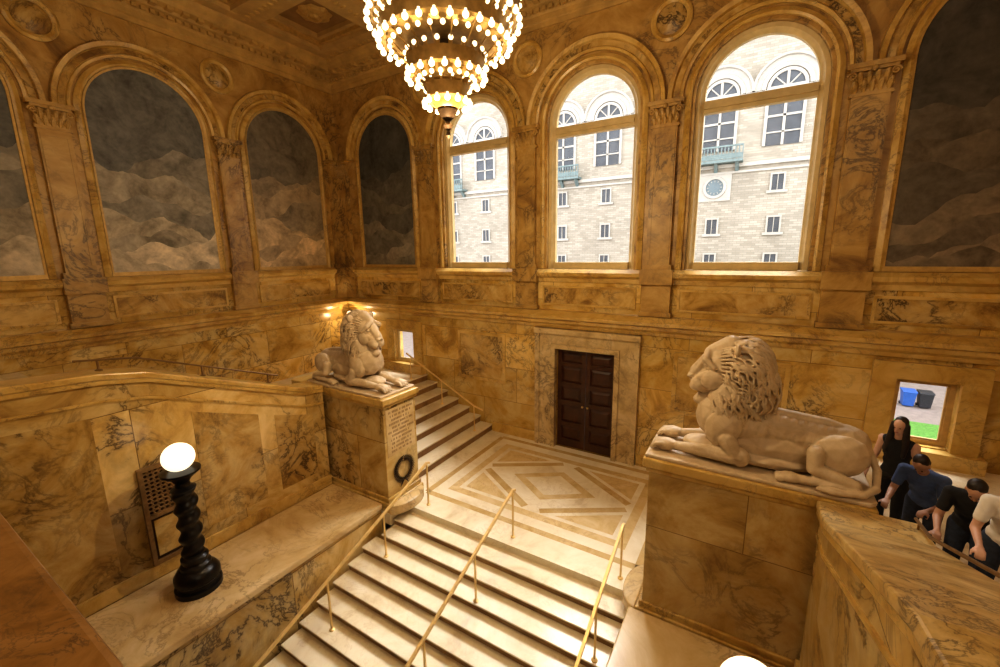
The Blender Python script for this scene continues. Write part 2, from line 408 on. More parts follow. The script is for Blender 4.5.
def archivolt(T, u, zs):
    k = MB(T)
    k.arc(u, zs, [(1.33, 0), (1.33, .06), (1.38, .08), (1.4, .04), (1.52, .04), (1.54, .11), (1.62, .13), (1.63, 0)])
    k.arc(u, zs, [(1.16, 0), (1.16, .06), (1.2, .08), (1.28, .03), (1.28, 0)], leg=4.79)
    a = struct(k.build(tname(), M['trim'], smooth=True))
    k = MB(T); k.arc(u, zs, [(1.405, .035), (1.41, .05), (1.51, .05), (1.515, .035)]); k.build('soffit_band', M['panel'], a)
for u in WIN+MB_B: archivolt(TB, u, ZS)
for u in MB_L: archivolt(TL, u, ZS)
def frieze(T, a, b_):
    k = MB(T); z0, z1 = 3.86, 4.36
    k.frame(a, b_, z0, z1, .05, 0, .035)
    o = struct(k.build(tname(), M['trim']))
    k = MB(T); k.box(a+.05, b_-.05, 0, .015, z0+.05, z1-.05); k.build('panel', M['panel'], o)
pb = [-12.16, -8.56, -5.24, -1.96, 1.34, 4.75]; pl = [-.2, 3.12, 6.44, 9.74]
for i in range(5): frieze(TB, pb[i]+.45, pb[i+1]-.45)
for i in range(3): frieze(TL, pl[i]+.45, pl[i+1]-.45)
def medallion(T, u, label):
    k = MB(T); k.arc(u, 9.78, [(.29, .004), (.29, .05), (.35, .08), (.4, .05), (.4, .004)], 28, 0, 2*PI)
    o = tag(k.build('medallion', M['trim'], smooth=True), label, 'medallion', 'round stone medallions above the pilasters')
    k = MB(T); k.lathe([(.29, .004), (.29, .02), (.2, .03), (.12, .06), (.001, .07)], (u, 0, 9.78), 20, ax='y'); k.build('boss', M['panel'], o, True)
medallion(TL, 3.12, 'round stone medallion above the pilaster left of the largest full mural')
medallion(TL, 6.44, 'round stone medallion between the two full left wall murals')
medallion(TB, -8.56, 'round stone medallion behind the chandelier left of the first window')
medallion(TB, -5.24, 'round stone medallion between the left and middle arched windows')
medallion(TB, -1.96, 'round stone medallion between the middle and right arched windows')
medallion(TB, 1.34, 'round stone medallion between the right window and the right mural')
# murals: plain generic stand-ins (dusky sky over soft bands of hillside, no figures)
def mural(T, u, hw, label, seed, cols):
    rnd = random.Random(seed)
    k = MB(T); k.prism(arch_pts(u, hw, 4.86, 8.24), 'y', .004, .03, 0)
    d = [.0305]
    def flat(pts, mi):
        d[0] += .0004
        pts = [(min(hw-.01, max(-hw+.01, p[0])), max(4.87, p[1])) for p in pts]
        k.add([(u+p[0], d[0], p[1]) for p in pts], [tuple(range(len(pts)))], mi)
    for lv, mi in ((7.5, 1), (7.0, 2), (6.5, 1), (6.1, 3), (5.7, 2), (5.35, 4), (5.1, 3)):
        z = lv+rnd.uniform(-.12, .15); tl = rnd.uniform(-.35, .35); p1, p2 = rnd.random()*6, rnd.random()*6
        pts = [(-hw, 4.87), (hw, 4.87)]
        for i in range(29):
            x = hw-2*hw*i/28; pts.append((x, z+tl*x+.13*math.sin(x*3.1+p1)+.06*math.sin(x*8+p2)+rnd.uniform(-.025, .025)))
        flat(pts, mi)
    mats = [paint('mural_paint_%d_%d' % (seed, i), c_, seed+i, .5) for i, c_ in enumerate(cols)]
    o = tag(k.build('mural', mats, recalc=False), label, 'painting', 'arched murals set into the marble bays')
    k = MB(T); k.arc(u, 8.24, [(hw-.02, .004), (hw-.02, .05), (hw+.02, .06), (hw+.025, .004)], leg=4.88); k.box(u-hw-.02, u+hw+.02, .004, .06, 4.79, 4.88)
    k.build('frame', M['gold'], o, True)
GR = [(.095, .096, .09), (.155, .145, .122), (.21, .188, .148), (.28, .245, .185), (.37, .32, .24)]
def sc_(f, t=(1, 1, 1)): return [tuple(x*f*q for x, q in zip(c_, t)) for c_ in GR]
mural(TL, MB_L[0], 1.13, 'arched mural of dusky brown landscape nearest the camera, cut by the left edge', 3, sc_(1.35))
mural(TL, MB_L[1], 1.13, 'largest full arched mural on the left wall, grey slope under dark sky', 8, sc_(1.6))
mural(TL, MB_L[2], 1.13, 'arched mural of hazy brown hillside on the left wall beside the room corner', 14, sc_(1.5, (1.12, .95, .74)))
mural(TB, MB_B[0], 1.13, 'narrow looking dark arched mural between the corner and the first window', 20, sc_(.7))
mural(TB, MB_B[1], 1.15, 'very dark arched mural right of the windows, cut by the right edge', 27, sc_(.7, (1, .9, .85)))

# arched windows
for i, u in enumerate(WIN):
    T = lambda p: (p[0], D+.28-p[1], p[2])
    root = thing('window_%d' % (i+1), (u, D+.28, 4.78), kind='structure')
    k = MB(T); k.arc(u, ZS, [(.94, 0), (.94, .1), (.98, .12), (1.02, .17), (1.095, .18), (1.095, 0)], leg=4.79); k.box(u-.94, u+.94, -.01, .19, 4.785, 4.95)
    k.box(u-.945, u+.945, -.02, .11, 7.94, 8.18); k.box(u-.935, u+.935, .0, .17, 8.02, 8.09)
    k.build('frame', M['wframe'], root, True)
    k = MB(T); k.prism(arch_pts(u, .955, 4.92, ZS), 'y', .03, .035); k.build('pane', M['glass'], root)
for nme, u, z0, z1, hw, dd in (('window_4', -9.78, 1.7, 2.8, .42, .1), ('window_5', 2.68, 1.68, 2.9, .42, .2)):
    T = lambda p: (p[0], D+dd-p[1], p[2])
    root = thing(nme, (u, D+dd, z0), kind='structure')
    fm = M['wframe'] if u < 0 else M['oak']
    k = MB(T); k.frame(u-hw, u+hw, z0, z1, .08, 0, .08); k.frame(u-hw+.08, u+hw-.08, z0+.08, z1-.08, .03, .02, .06)
    k.build('frame', fm, root)
    k = MB(T); k.box(u-hw+.09, u+hw-.09, .035, .04, z0+.09, z1-.09); k.build('pane', M['glass'], root)
    k = MB(TB); w_ = .34
    k.box(u-hw-w_, u-hw, .001, .1, z0-.02, z1+.3); k.box(u+hw, u+hw+w_, .001, .1, z0-.02, z1+.3); k.box(u-hw, u+hw, .001, .1, z1, z1+.3)
    k.box(u-hw-w_-.08, u+hw+w_+.08, .001, .24, z0-.3, z0-.02)
    if u > 0: k.box(u-hw-w_, u+hw+w_, .001, .14, z0-.9, z0-.3)
    k.build('surround', M['trim'], root)

# door with double leaves
dr = thing('door_1', (XC, D, 0), kind='structure')
k = MB(TB)
for sx in (-1, 1):
    a, b_ = sorted((XC+sx*.9, XC+sx*1.24)); k.box(a, b_, 0, .1, 0, 3.12)
    a, b_ = sorted((XC+sx*.78, XC+sx*.9)); k.box(a, b_, 0, .14, 0, 2.74)
    a, b_ = sorted((XC+sx*1.24, XC+sx*1.36)); k.box(a, b_, 0, .14, 0, 3.12)
k.box(XC-.9, XC+.9, 0, .098, 2.86, 3.12); k.box(XC-.9, XC+.9, 0, .141, 2.74, 2.86); k.box(XC-1.38, XC+1.38, 0, .16, 3.12, 3.26)
k.build('surround', M['grey_marble'], dr)
for sx in (-1, 1):
    a, b_ = sorted((XC+sx*.008, XC+sx*.78))
    k = MB(TB); k.box(a, b_, -.2, -.13, 0, 2.74)
    rows = [(.2, .58), (.7, 1.18), (1.3, 1.68), (1.8, 2.24), (2.34, 2.62)]
    zs_ = [0]+[q for r_ in rows for q in r_]+[2.74]
    for i in range(0, len(zs_), 2): k.box(a+.11, b_-.11, -.13, -.09, zs_[i], zs_[i+1])
    k.box(a, a+.11, -.13, -.09, 0, 2.74); k.box(b_-.11, b_, -.13, -.09, 0, 2.74)
    lf = k.build('leaf', M['door'], dr)
    for z, z1 in rows:
        k = MB(TB); y0, y1 = -.129, -.1; i_ = .07
        vs = [(a+.12, y0, z+.01), (b_-.12, y0, z+.01), (b_-.12, y0, z1-.01), (a+.12, y0, z1-.01), (a+.12+i_, y1, z+.01+i_), (b_-.12-i_, y1, z+.01+i_), (b_-.12-i_, y1, z1-.01-i_), (a+.12+i_, y1, z1-.01-i_)]
        k.add(vs, [(0, 1, 5, 4), (1, 2, 6, 5), (2, 3, 7, 6), (3, 0, 4, 7), (4, 5, 6, 7), (3, 2, 1, 0)]); k.build('panel', M['door'], lf)
    k = MB(TB); k.ball((XC+sx*.07, -.06, 1.2), (.03, .03, .03)); k.build('handle', M['brass'], lf)
for a, b_, z0, z1 in ((-7.6, -5.95, 1.5, 2.95), (-1.5, .7, 1.5, 2.95)):
    k = MB(TB); k.frame(a, b_, z0, z1, .09, 0, .03)
    o = struct(k.build(tname(), M['trim']))
    k = MB(TB); k.box(a+.09, b_-.09, 0, .012, z0+.09, z1-.09); k.build('panel', M['panel'], o)

# landing floor with inlay
k = MB()
k.box(-6.0, -1.15, 5.85, D, -.25, 0); k.box(-9.0, -6.0, 5.42, D, -.25, 0); k.box(-1.15, 1.4, 5.42, D, -.25, 0)
def poly(pts, mi, z=.002): k.add([(x, y, z) for x, y in pts], [tuple(range(len(pts)))], mi)
def strip(p, q, w_, mi, z=.003):
    d = Vector((q[0]-p[0], q[1]-p[1])).normalized(); n_ = Vector((-d.y, d.x))*w_/2
    poly([(p[0]+n_.x, p[1]+n_.y), (p[0]-n_.x, p[1]-n_.y), (q[0]-n_.x, q[1]-n_.y), (q[0]+n_.x, q[1]+n_.y)], mi, z)
X0, X1, Y0, Y1 = -5.9, -1.3, 6.45, 9.7; cx, cy = (X0+X1)/2, (Y0+Y1)/2
for (a, b_) in (((X0, Y0), (X1, Y0)), ((X0, Y1), (X1, Y1)), ((X0, Y0), (X0, Y1)), ((X1, Y0), (X1, Y1))): strip(a, b_, .14, 2)
poly([(X0+.32, Y0+.32), (X1-.32, Y0+.32), (X1-.32, Y1-.32), (X0+.32, Y1-.32)], 1, .002)
poly([(X0+.5, Y0+.5), (X1-.5, Y0+.5), (X1-.5, Y1-.5), (X0+.5, Y1-.5)], 0, .003)
xa, xb, ya, yb = X0+.62, X1-.62, Y0+.6, Y1-.6
for sx in (-1, 1):
    for sy in (-1, 1):
        px = lambda t: cx+sx*t*(xb-xa)/2; py = lambda t: cy+sy*t*(yb-ya)/2
        poly([(px(1), py(1)), (px(.3), py(1)), (px(1), py(.3))], 1, .004)
        strip((px(.1), py(1)), (px(1), py(.1)), .16, 2, .0045)
poly([(cx-1.0, cy), (cx, cy-.66), (cx+1.0, cy), (cx, cy+.66)], 1, .006); poly([(cx-.7, cy), (cx, cy-.46), (cx+.7, cy), (cx, cy+.46)], 0, .007)
struct(k.build('floor', [M['cream'], M['inlay'], M['inlay2']], recalc=False))
LN = 7; LR, LT = 1.395/LN, .41
for i, xs in enumerate((((-L, -9.02, 5.9, 6.45), (-L, -6.45-LN*LT, 6.45, D)), ((1.36, XR, 5.9, 6.45), (1.95, XR, 6.45, D)))):
    k = MB()
    for x0, x1, y0, y1 in xs: k.box(x0, x1, y0, y1, 1.1, 1.395)
    struct(k.build('floor', M['cream']))
k = MB(); k.box(-L, XR, YF, -.1, 3.3, 3.57)
struct(k.build('floor', M['cream']))

# ------------------------------------------------------------------ staircases
def flight(label, base, steps):
    root = thing('staircase', base, label, 'staircase')
    for kind, a, b_, c0, c1, z, dirn in steps:
        k = MB()
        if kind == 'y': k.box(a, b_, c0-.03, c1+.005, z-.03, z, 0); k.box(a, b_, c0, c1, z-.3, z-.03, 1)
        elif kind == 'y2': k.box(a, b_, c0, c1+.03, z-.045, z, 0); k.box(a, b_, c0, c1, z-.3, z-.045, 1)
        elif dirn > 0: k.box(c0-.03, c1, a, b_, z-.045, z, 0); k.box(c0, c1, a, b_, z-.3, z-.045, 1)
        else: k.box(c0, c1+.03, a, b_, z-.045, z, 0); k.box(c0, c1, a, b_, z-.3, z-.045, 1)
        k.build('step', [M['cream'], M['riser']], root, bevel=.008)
    return root
SY = 5.85; RI = .13; TR = .345; SL = RI/TR
LX = -6.22
flight('broad cream marble main stairs descending between the two lions', (XC, 2.5, -2.7),
       [('y', (-5.98 if SY-TR*i > 5.42 else LX+.06), -1.21, SY-TR*(i+1), SY-TR*i, -RI*(i+1), 1) for i in range(19)])
flight('left side stairs climbing from the landing behind the left lion', (-7.8, 8.2, 0),
       [('x', 6.46, D-.01, -6.45-LT*(i+1), -6.45-LT*i, LR*(i+1), -1) for i in range(LN)])
flight('right side stairs climbing from the landing behind the right lion', (.6, 8.2, 0),
       [('x', 6.46, D-.01, -.75+.3*i, -.75+.3*(i+1), .155*(i+1), 1) for i in range(9)])
for lab, x0, x1 in (('upper stairs along the left wall behind the left parapet', -L+.01, -8.97), ('upper stairs behind the right parapet where people climb', 1.62, XR-.01)):
    flight(lab, ((x0+x1)/2, 3, 1.395), [('y2', x0, x1, 5.9-.4*(j+1), 5.9-.4*j, 1.395+.145*(j+1), -1) for j in range(14)])

PX = -7.78
def ledge(label, x0, x1, inner):
    root = thing('stair_ledge', ((x0+x1)/2, 2.5, -2.7), label, 'ledge')
    k = MB(); k.box(x0, x1, -.6, 5.39, -2.7, .08); k.build('body', M['parapet'], root)
    k = MB(); a, b_ = (x0, x1+.05) if inner > 0 else (x0-.05, x1)
    k.box(a, b_, -.6, 5.39, .08, .2); k.build('capstone', M['ledge'], root, bevel=.02)
ledge('low marble ledge left of the main stairs holding the lit globe lamp', PX+.05, LX, 1)
ledge('low marble ledge right of the main stairs below the right lion', -1.15, .75, -1)

TOP = [(5.38, 2.5), (4.9, 2.56), (2.45, 3.52), (1.9, 3.62), (.2, 3.72)]
def zt(y):
    for (ya, za), (yb, zb) in zip(TOP, TOP[1:]):
        if yb <= y <= ya: return za+(zb-za)*(ya-y)/(ya-yb)
    return TOP[0][1]
def parapet(label, x0, x1, fx, panels, cop):
    root = thing('parapet_wall', ((x0+x1)/2, 2.7, -.5), label, 'parapet')
    def band(o0, o1): return [(y, z+o1) for y, z in TOP]+[(y, z+o0) for y, z in TOP[::-1]]
    k = MB(); k.prism([(5.38, -.5)]+[(y, z-.1) for y, z in TOP]+[(.2, -.5)], 'x', x0, x1); k.build('body', M['parapet'], root)
    k = MB(); k.prism(band(-.1, 0), 'x', x0-.05, x1+.05); k.build('coping', cop, root, bevel=.02)
    k = MB(); s_ = -1 if fx == x0 else 1
    a, b_ = sorted((fx, fx+s_*.04)); k.prism(band(-.16, -.1), 'x', a, b_); a, b_ = sorted((fx, fx+s_*.02)); k.prism(band(-.43, -.39), 'x', a, b_); k.box(*sorted((fx, fx+s_*.045)), .2, 5.38, .2, .42); k.build('moulding', M['trim'], root)
    for y0, y1 in panels:
        a, b_ = sorted((fx, fx+s_*.006)); za, zb = zt(y0)-.62, zt(y1)-.62
        k = MB(); k.prism([(y0, .6), (y1, .6), (y1, zb), (y0, za)], 'x', a, b_); k.build('panel', M['panel'], root)
    return root
parapet('sloping veined marble parapet behind the globe lamp on the left', PX-.4, PX, PX, [(2.95, 4.0), (4.3, 5.1), (.5, 1.75)], M['trim'])
parapet('sloping veined marble parapet in front of the climbing people on the right', .8, 1.53, .8, [], M['coping'])
k = MB(); k.box(-7.6, .7, -.08, .14, 3.3, 4.42); k.box(-7.6, .7, -.1, .17, 4.42, 4.55)
tag(k.build('balcony_parapet', M['brownrail'], bevel=.015), 'brown marble balcony rail blurred across the lower left corner', 'parapet')

# ------------------------------------------------------------------ pedestals
def pedestal(label, x0, x1, ins, tz):
    y0, y1 = 5.42, 6.45
    root = thing('pedestal', ((x0+x1)/2, (y0+y1)/2, 0), label, 'pedestal', 'lion pedestals')
    k = MB(); k.box(x0+.08, x1-.08, y0+.06, y1-.06, .3, tz-.2); k.build('die', M['parapet'], root, bevel=.01)
    k = MB(); k.box(x0, x1, y0, y1, 0, .2); k.box(x0+.04, x1-.04, y0+.03, y1-.03, .2, .3); k.build('base', M['trim'], root, bevel=.015)
    e_, s_ = (x1, 1) if ins else (x0, -1)
    pts = [(e_, y0-.02), (e_, y0+.95)]+[(e_+s_*.26*math.cos(t), y0+.465+.485*math.sin(t)) for t in [PI/2-PI*i/14 for i in range(1, 14)]]
    k = MB(); k.prism(pts, 'z', 0., .2); k.build('rounded_plinth', M['ledge'], root, bevel=.02)
    k = MB(); k.box(x0+.04, x1-.04, y0+.03, y1-.03, tz-.2, tz-.13); k.box(x0, x1, y0, y1, tz-.13, tz); k.build('cap', M['trim'], root, bevel=.02)
    if ins:
        fx = x1-.08
        k = MB(); k.box(fx, fx+.008, y0+.12, y1-.12, 1.16, 2.16); pn = k.build('inscription_panel', M['ledge'], root)
        k = MB(); rnd = random.Random(3)
        for r_ in range(11):
            z = 2.11-r_*.084; hw_ = .36-rnd.random()*.12; y = (y0+y1)/2-hw_
            while y < (y0+y1)/2+hw_:
                wd = rnd.choice((.012, .02, .026)); k.box(fx+.008, fx+.01, y, y+wd, z-.045, z); y += wd+rnd.choice((.014, .014, .014, .045))
        k.build('lettering', M['brownbronze'], pn)
        k = MB(); cy_, cz_ = (y0+y1)/2, .76
        for i in range(22):
            a = -PI/2+PI*i/22*.97
            for side in (-1, 1):
                aa = a if side > 0 else PI-a
                for dr_ in (-.07, .0, .075):
                    sw = .24*side
                    p0 = (fx+.012, cy_+.235*math.cos(aa), cz_+.235*math.sin(aa)); p1 = (fx+.04, cy_+(.235+dr_)*math.cos(aa+sw), cz_+(.235+dr_)*math.sin(aa+sw))
                    k.tube([p0, tuple(.6*p+.4*q for p, q in zip(p0, p1)), p1], [.003, .0125, .002], 5)
        k.tube([(fx+.012, cy_+.235*math.cos(2*PI*i/24), cz_+.235*math.sin(2*PI*i/24)) for i in range(24)], .006, 6, closed=True)
        for q in (-1, 1): k.tube([(fx+.02, cy_, cz_-.235), (fx+.03, cy_+q*.07, cz_-.29), (fx+.02, cy_+q*.12, cz_-.37)], [.012, .016, .004], 5)
        k.build('wreath', M['bronze'], root, True)
pedestal('tall inscribed marble pedestal with bronze wreath under the left lion', -8.95, -6.0, True, 2.42)
pedestal('broad plain veined marble pedestal under the right lion', -1.12, 1.28, False, 2.5)

# ------------------------------------------------------------------ lions (local: facing -x)
def lion_prims():
    P = []; e = lambda c, r, *a: P.append(('e', c, r)+a); cp = lambda a, r, b_, s_: P.append(('c', a, r, b_, s_))
    cp((-.3, 0, .52), .28, (.3, 0, .48), .24); cp((.3, 0, .48), .23, (.85, 0, .45), .22)
    e((.92, 0, .42), (.26, .22, .26)); e((-.36, 0, .55), (.3, .33, .34)); e((.2, 0, .3), (.62, .27, .28)); e((.15, 0, .12), (.6, .3, .13))
    cp((-.1, 0, .7), .09, (.75, 0, .65), .07); cp((.75, 0, .65), .07, (1.05, 0, .55), .08)
    for s_ in (-1, 1):
        e((.86, s_*.21, .36), (.29, .12, .25), (0, -.35, 0)); cp((.64, s_*.29, .38), .09, (.64, s_*.33, .21), .08); cp((.64, s_*.34, .21), .075, (1.0, s_*.35, .115), .065)
        cp((1.0, s_*.36, .08), .06, (.5, s_*.38, .068), .054); e((.42, s_*.38, .07), (.12, .08, .066))
        for j in (-1.5, -.5, .5, 1.5): e((.32, s_*.38+j*.039, .05), (.055, .022, .044))
        e((-.3, s_*.26, .5), (.21, .12, .3), (0, .3, 0)); cp((-.26, s_*.3, .36), .11, (-.15, s_*.31, .16), .1); e((-.1, s_*.31, .15), (.12, .09, .13))
        cp((-.18, s_*.31, .14), .1, (-.5, s_*.28, .13), .088); cp((-.5, s_*.28, .13), .088, (-.84, s_*.24, .1), .064); e((-.45, s_*.31, .155), (.2, .055, .07), (0, .08, 0))
        e((-.97, s_*.23, .095), (.16, .115, .086), (0, -.12, 0))
        for j in (-1.5, -.5, .5, 1.5):
            cp((-.99, s_*.23+j*.056, .122), .03, (-1.08, s_*.23+j*.059, .104), .03); cp((-1.08, s_*.23+j*.059, .104), .03, (-1.13, s_*.23+j*.059, .05), .026)
    e((-.5, 0, .12), (.3, .2, .1))
    tl = [(1.13, 0, .44), (1.22, -.1, .23), (1.2, -.26, .08), (1.07, -.42, .055), (.9, -.47, .05)]
    for a, b_ in zip(tl, tl[1:]): cp(a, .044, b_, .038)
    e((.82, -.475, .052), (.13, .052, .048)); e((.72, -.47, .046), (.07, .033, .033))
    # level, broad head with a deep square muzzle
    e((-.36, 0, 1.2), (.26, .23, .27)); cp((-.48, 0, 1.35), .105, (-.68, 0, 1.1), .085); cp((-.42, 0, 1.08), .21, (-.56, 0, .98), .17)
    e((-.735, 0, 1.045), (.05, .09, .045)); e((-.7, 0, .99), (.06, .06, .08))
    for s_ in (-1, 1): e((-.772, s_*.05, 1.03), (.022, .02, .016))
    cp((-.34, 0, .84), .16, (-.58, 0, .745), .095); e((-.62, 0, .72), (.08, .095, .065))
    for s_ in (-1, 1):
        e((-.62, s_*.09, .955), (.12, .095, .105)); e((-.675, s_*.08, .925), (.075, .08, .075))
        cp((-.55, s_*.04, 1.375), .055, (-.57, s_*.175, 1.3), .048); cp((-.57, s_*.175, 1.3), .046, (-.46, s_*.22, 1.21), .032)
        e((-.45, s_*.18, 1.04), (.16, .07, .14)); cp((-.54, s_*.165, 1.12), .038, (-.63, s_*.12, 1.05), .045)
        e((-.565, s_*.13, 1.218), (.026, .034, .022)); cp((-.565, s_*.095, 1.185), .014, (-.525, s_*.17, 1.185), .012); cp((-.6, s_*.065, 1.25), .032, (-.69, s_*.06, 1.1), .026)
        e((-.22, s_*.27, 1.46), (.035, .075, .09), (s_*-.5, 0, 0))
    cp((-.5, 0, 1.39), .085, (-.3, 0, 1.48), .13)
    return P
def mane_prims():
    P = []; rnd = random.Random(11)
    E = [((-.13, 0, 1.18), (.31, .36, .405)), ((-.26, 0, .78), (.3, .345, .46)), ((-.01, 0, .92), (.26, .31, .4))]
    for c_, r_ in E: P.append(('e', c_, tuple(x*.95 for x in r_)))
    P.append(('e', (-.42, 0, .52), (.18, .2, .22)))
    def val(p, k):
        c_, r_ = E[k]; return math.sqrt(sum(((p[i]-c_[i])/r_[i])**2 for i in range(3)))
    def nrm(p, k):
        c_, r_ = E[k]; return Vector(((p.x-c_[0])/r_[0]**2, (p.y-c_[1])/r_[1]**2, (p.z-c_[2])/r_[2]**2)).normalized()
    def face(p): return p.x < -.3 and .7 < p.z < 1.5 and abs(p.y) < .26
    cnt = 0
    while cnt < 760:
        k = rnd.choice((0, 0, 0, 1, 1, 2)); c_, r_ = E[k]
        d = Vector((rnd.gauss(0, 1), rnd.gauss(0, 1), rnd.gauss(0, 1))).normalized()
        p = Vector(c_)+Vector((d.x*r_[0], d.y*r_[1], d.z*r_[2]))
        if any(val(p, q) < .93 for q in range(3) if q != k) or face(p): continue
        cnt += 1; pts = []; q = p.copy(); kk = k
        ph = p.z*6+p.y*4+rnd.uniform(-.4, .4); ln = rnd.uniform(.022, .034); amp = rnd.uniform(.007, .014)
        lift = rnd.uniform(-.006, .009)
        for i in range(8):
            kk = min(range(3), key=lambda j: val(q, j)); v = val(q, kk)
            q = Vector(E[kk][0])+(q-Vector(E[kk][0]))/v
            n_ = nrm(q, kk)
            base = Vector((.9, 0, -.35)) if q.z > 1.25 else (Vector((.55, 0, -.85)) if q.z > .95 else Vector((.18, 0, -1)))
            t = base-n_*base.dot(n_); t = t.normalized() if t.length > .05 else Vector((0, 0, -1))
            sd = n_.cross(t)
            pts.append(q+sd*amp*math.sin(ph+i*1.05)*1.5+n_*(lift+.014*math.sin(i/7*PI)))
            q = q+t*ln
        rr = [.007, .0105, .0128, .0135, .013, .0112, .009, .006]
        for i in range(7): P.append(('c', tuple(pts[i]), rr[i], tuple(pts[i+1]), rr[i+1]))
    for i in range(41):
        a = PI*(-.36)+i*PI*1.72/40
        y, z = .245*math.cos(a), 1.12+.34*math.sin(a); j = rnd.uniform(.94, 1.07); x_ = -.36-.05*math.sin(a)
        m1 = (x_+.1, y*1.26*j, 1.12+(z-1.12)*1.15*j); m2 = (x_+.22, y*1.45*j, 1.1+(z-1.12)*1.24)
        P.append(('c', (x_, y, z), .013, m1, .018)); P.append(('c', m1, .018, m2, .009))
    for i in range(9):
        y = -.1+i*.025; P.append(('c', (-.57+abs(y)*.5, y, .71), .016, (-.51+abs(y), y*1.3, .59-.04*math.cos(i)), .009))
    return P
lion = thing('lion_statue', (.08, 5.935, 2.5), 'large marble lion statue lying in profile facing left on the plain pedestal', 'statue', 'marble lion statues')
k = MB(); k.prism([(-1.18, -.48), (1.14, -.48), (1.2, -.4), (1.2, .4), (1.14, .48), (-1.18, .48)], 'z', 0, .05)
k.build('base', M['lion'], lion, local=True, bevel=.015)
up = lambda P: [(p[0], (p[1][0], p[1][1], p[1][2]+.045))+((p[2],)+p[3:] if p[0] == 'e' else (p[2], (p[3][0], p[3][1], p[3][2]+.045), p[4])) for p in P]
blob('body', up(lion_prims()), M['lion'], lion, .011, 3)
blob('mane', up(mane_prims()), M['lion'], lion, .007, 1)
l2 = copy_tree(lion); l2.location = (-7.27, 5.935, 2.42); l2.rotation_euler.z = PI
l2['label'] = 'large marble lion statue facing right on the inscribed pedestal with the wreath'

# ------------------------------------------------------------------ handrails
def handrail(label, pts, posts, r=.024, group=None, mt='brass'):
    root = thing('handrail', posts[0][0], label, 'handrail', group)
    k = MB(); k.tube(pts, r, 4 if group else 8)
    k.build('rail', M[mt], root, not group)
    for p, h in posts:
        k = MB(); k.tube([p, (p[0], p[1], p[2]+h)], .019 if group else .015, 4 if group else 8); k.lathe([(.045, 0), (.045, .015), (.02, .03)], p, 12); k.build('post', M[mt], root, not group)
    return root
def sz(y): return -RI*max(0, math.ceil((SY-y)/TR)) if y < SY else 0.
for x, lab in ((-5.55, 'left brass handrail on the main stairs beside the inscribed pedestal'), (-3.5, 'middle brass handrail down the centre of the main stairs'), (-1.5, 'right brass handrail on the main stairs beside the plain pedestal')):
    def rz_(y): return .95-SL*(6.1-y) if y < 6.1 else .95
    ys = [6.08, 4.85, 3.6, 2.35, 1.1]
    handrail(lab, [(x, 6.16, .92), (x, 6.08, .95), (x, .3, rz_(.3))], [((x, y, sz(y)), rz_(y)-sz(y)) for y in ys], .03, group='main stair handrails')
def lz(x): return LR*min(LN, max(0, math.ceil((-6.45-x)/LT)))
handrail('brass handrail by the back wall on the left side stairs', [(-6.3, 9.3, .88), (-6.6, 9.3, .95), (-9.1, 9.3, 2.2)], [((x, 9.3, lz(x)), .95+(-6.6-x)*.5-lz(x)) for x in (-6.6, -7.75, -8.95)], .024)
handrail('slim dark handrail along the top of the left parapet', [(PX-.25, 4.6, 2.86), (PX-.25, 2.45, 3.7), (PX-.25, 1.75, 3.8)], [((PX-.25, 4.4, zt(4.4)), .17), ((PX-.25, 3.3, zt(3.3)), .17), ((PX-.25, 2.0, zt(2.0)), .15)], .015, mt='railbronze')
hr = thing('handrail', (1.52, 4, 2.6), 'thin dark bronze handrail along the right parapet beside the climbing people', 'handrail')
def rr_(y): return zt(y)+.07
k = MB(); k.tube([(1.52, y, rr_(y)) for y in (5.3, 4.9, 4.2, 3.4, 2.6)], .016, 8); k.build('rail', M['railbronze'], hr, True)
for y in (5.2, 2.8):
    k = MB(); k.tube([(1.52, y, zt(y)), (1.52, y, rr_(y))], .01, 6); k.build('bracket', M['railbronze'], hr)

# ------------------------------------------------------------------ lamps
lamp = thing('floor_lamp', (-6.98, 2.4, .2), 'black twisted column lamp with glowing globe on the left ledge', 'lamp', 'globe lamps on the stair ledges')
k = MB(); k.lathe([(.001, 0), (.31, 0), (.31, .08), (.27, .09), (.27, .15), (.3, .18), (.3, .26), (.25, .34), (.2, .37), (.2, .42), (.16, .45), (.18, .5), (.18, .54), (.14, .57), (.14, .6), (.001, .6)], n=28); k.build('base', M['black'], lamp, True, local=True)
k = MB(); prof = [(.001, .6)]+[(.138, .6+i*1.02/60) for i in range(61)]+[(.001, 1.62)]
k.lathe(prof, n=32, fn=lambda r, z, a: r*(1+.16*math.cos(a-z*27)) if r > .01 else r); k.build('shaft', M['black'], lamp, True, local=True)
k = MB(); k.lathe([(.001, 1.6), (.15, 1.62), (.16, 1.66), (.1, 1.7), (.09, 1.76), (.13, 1.82), (.2, 1.88), (.25, 1.92), (.25, 1.95), (.15, 1.97), (.001, 1.97)], n=28); k.build('cup', M['black'], lamp, True, local=True)
k = MB(); k.ball((0, 0, 2.15), .205, 28, 18); k.build('globe', M['globe'], lamp, True, local=True)
lp2 = copy_tree(lamp); lp2.location = (.19, 2.76, .2); lp2['label'] = 'globe lamp at the bottom edge, only its glowing top showing right of the stairs'
sc = thing('wall_lamp', (-12.0, 9.66, 3.0), 'small glowing globe wall lamp in the corner behind the left lion', 'lamp')
k = MB(); k.tube([(-12.0, 9.99, 3.05), (-12.0, 9.75, 2.98), (-12.0, 9.66, 3.04)], .02, 8); k.lathe([(.001, 3.02), (.06, 3.04), (.05, 3.08), (.001, 3.08)], (-12.0, 9.66, 0), 14); k.build('bracket', M['brass'], sc, True)
k = MB(); k.ball((-12.0, 9.66, 3.18), .12, 18, 12); k.build('globe', M['bulb'], sc, True)

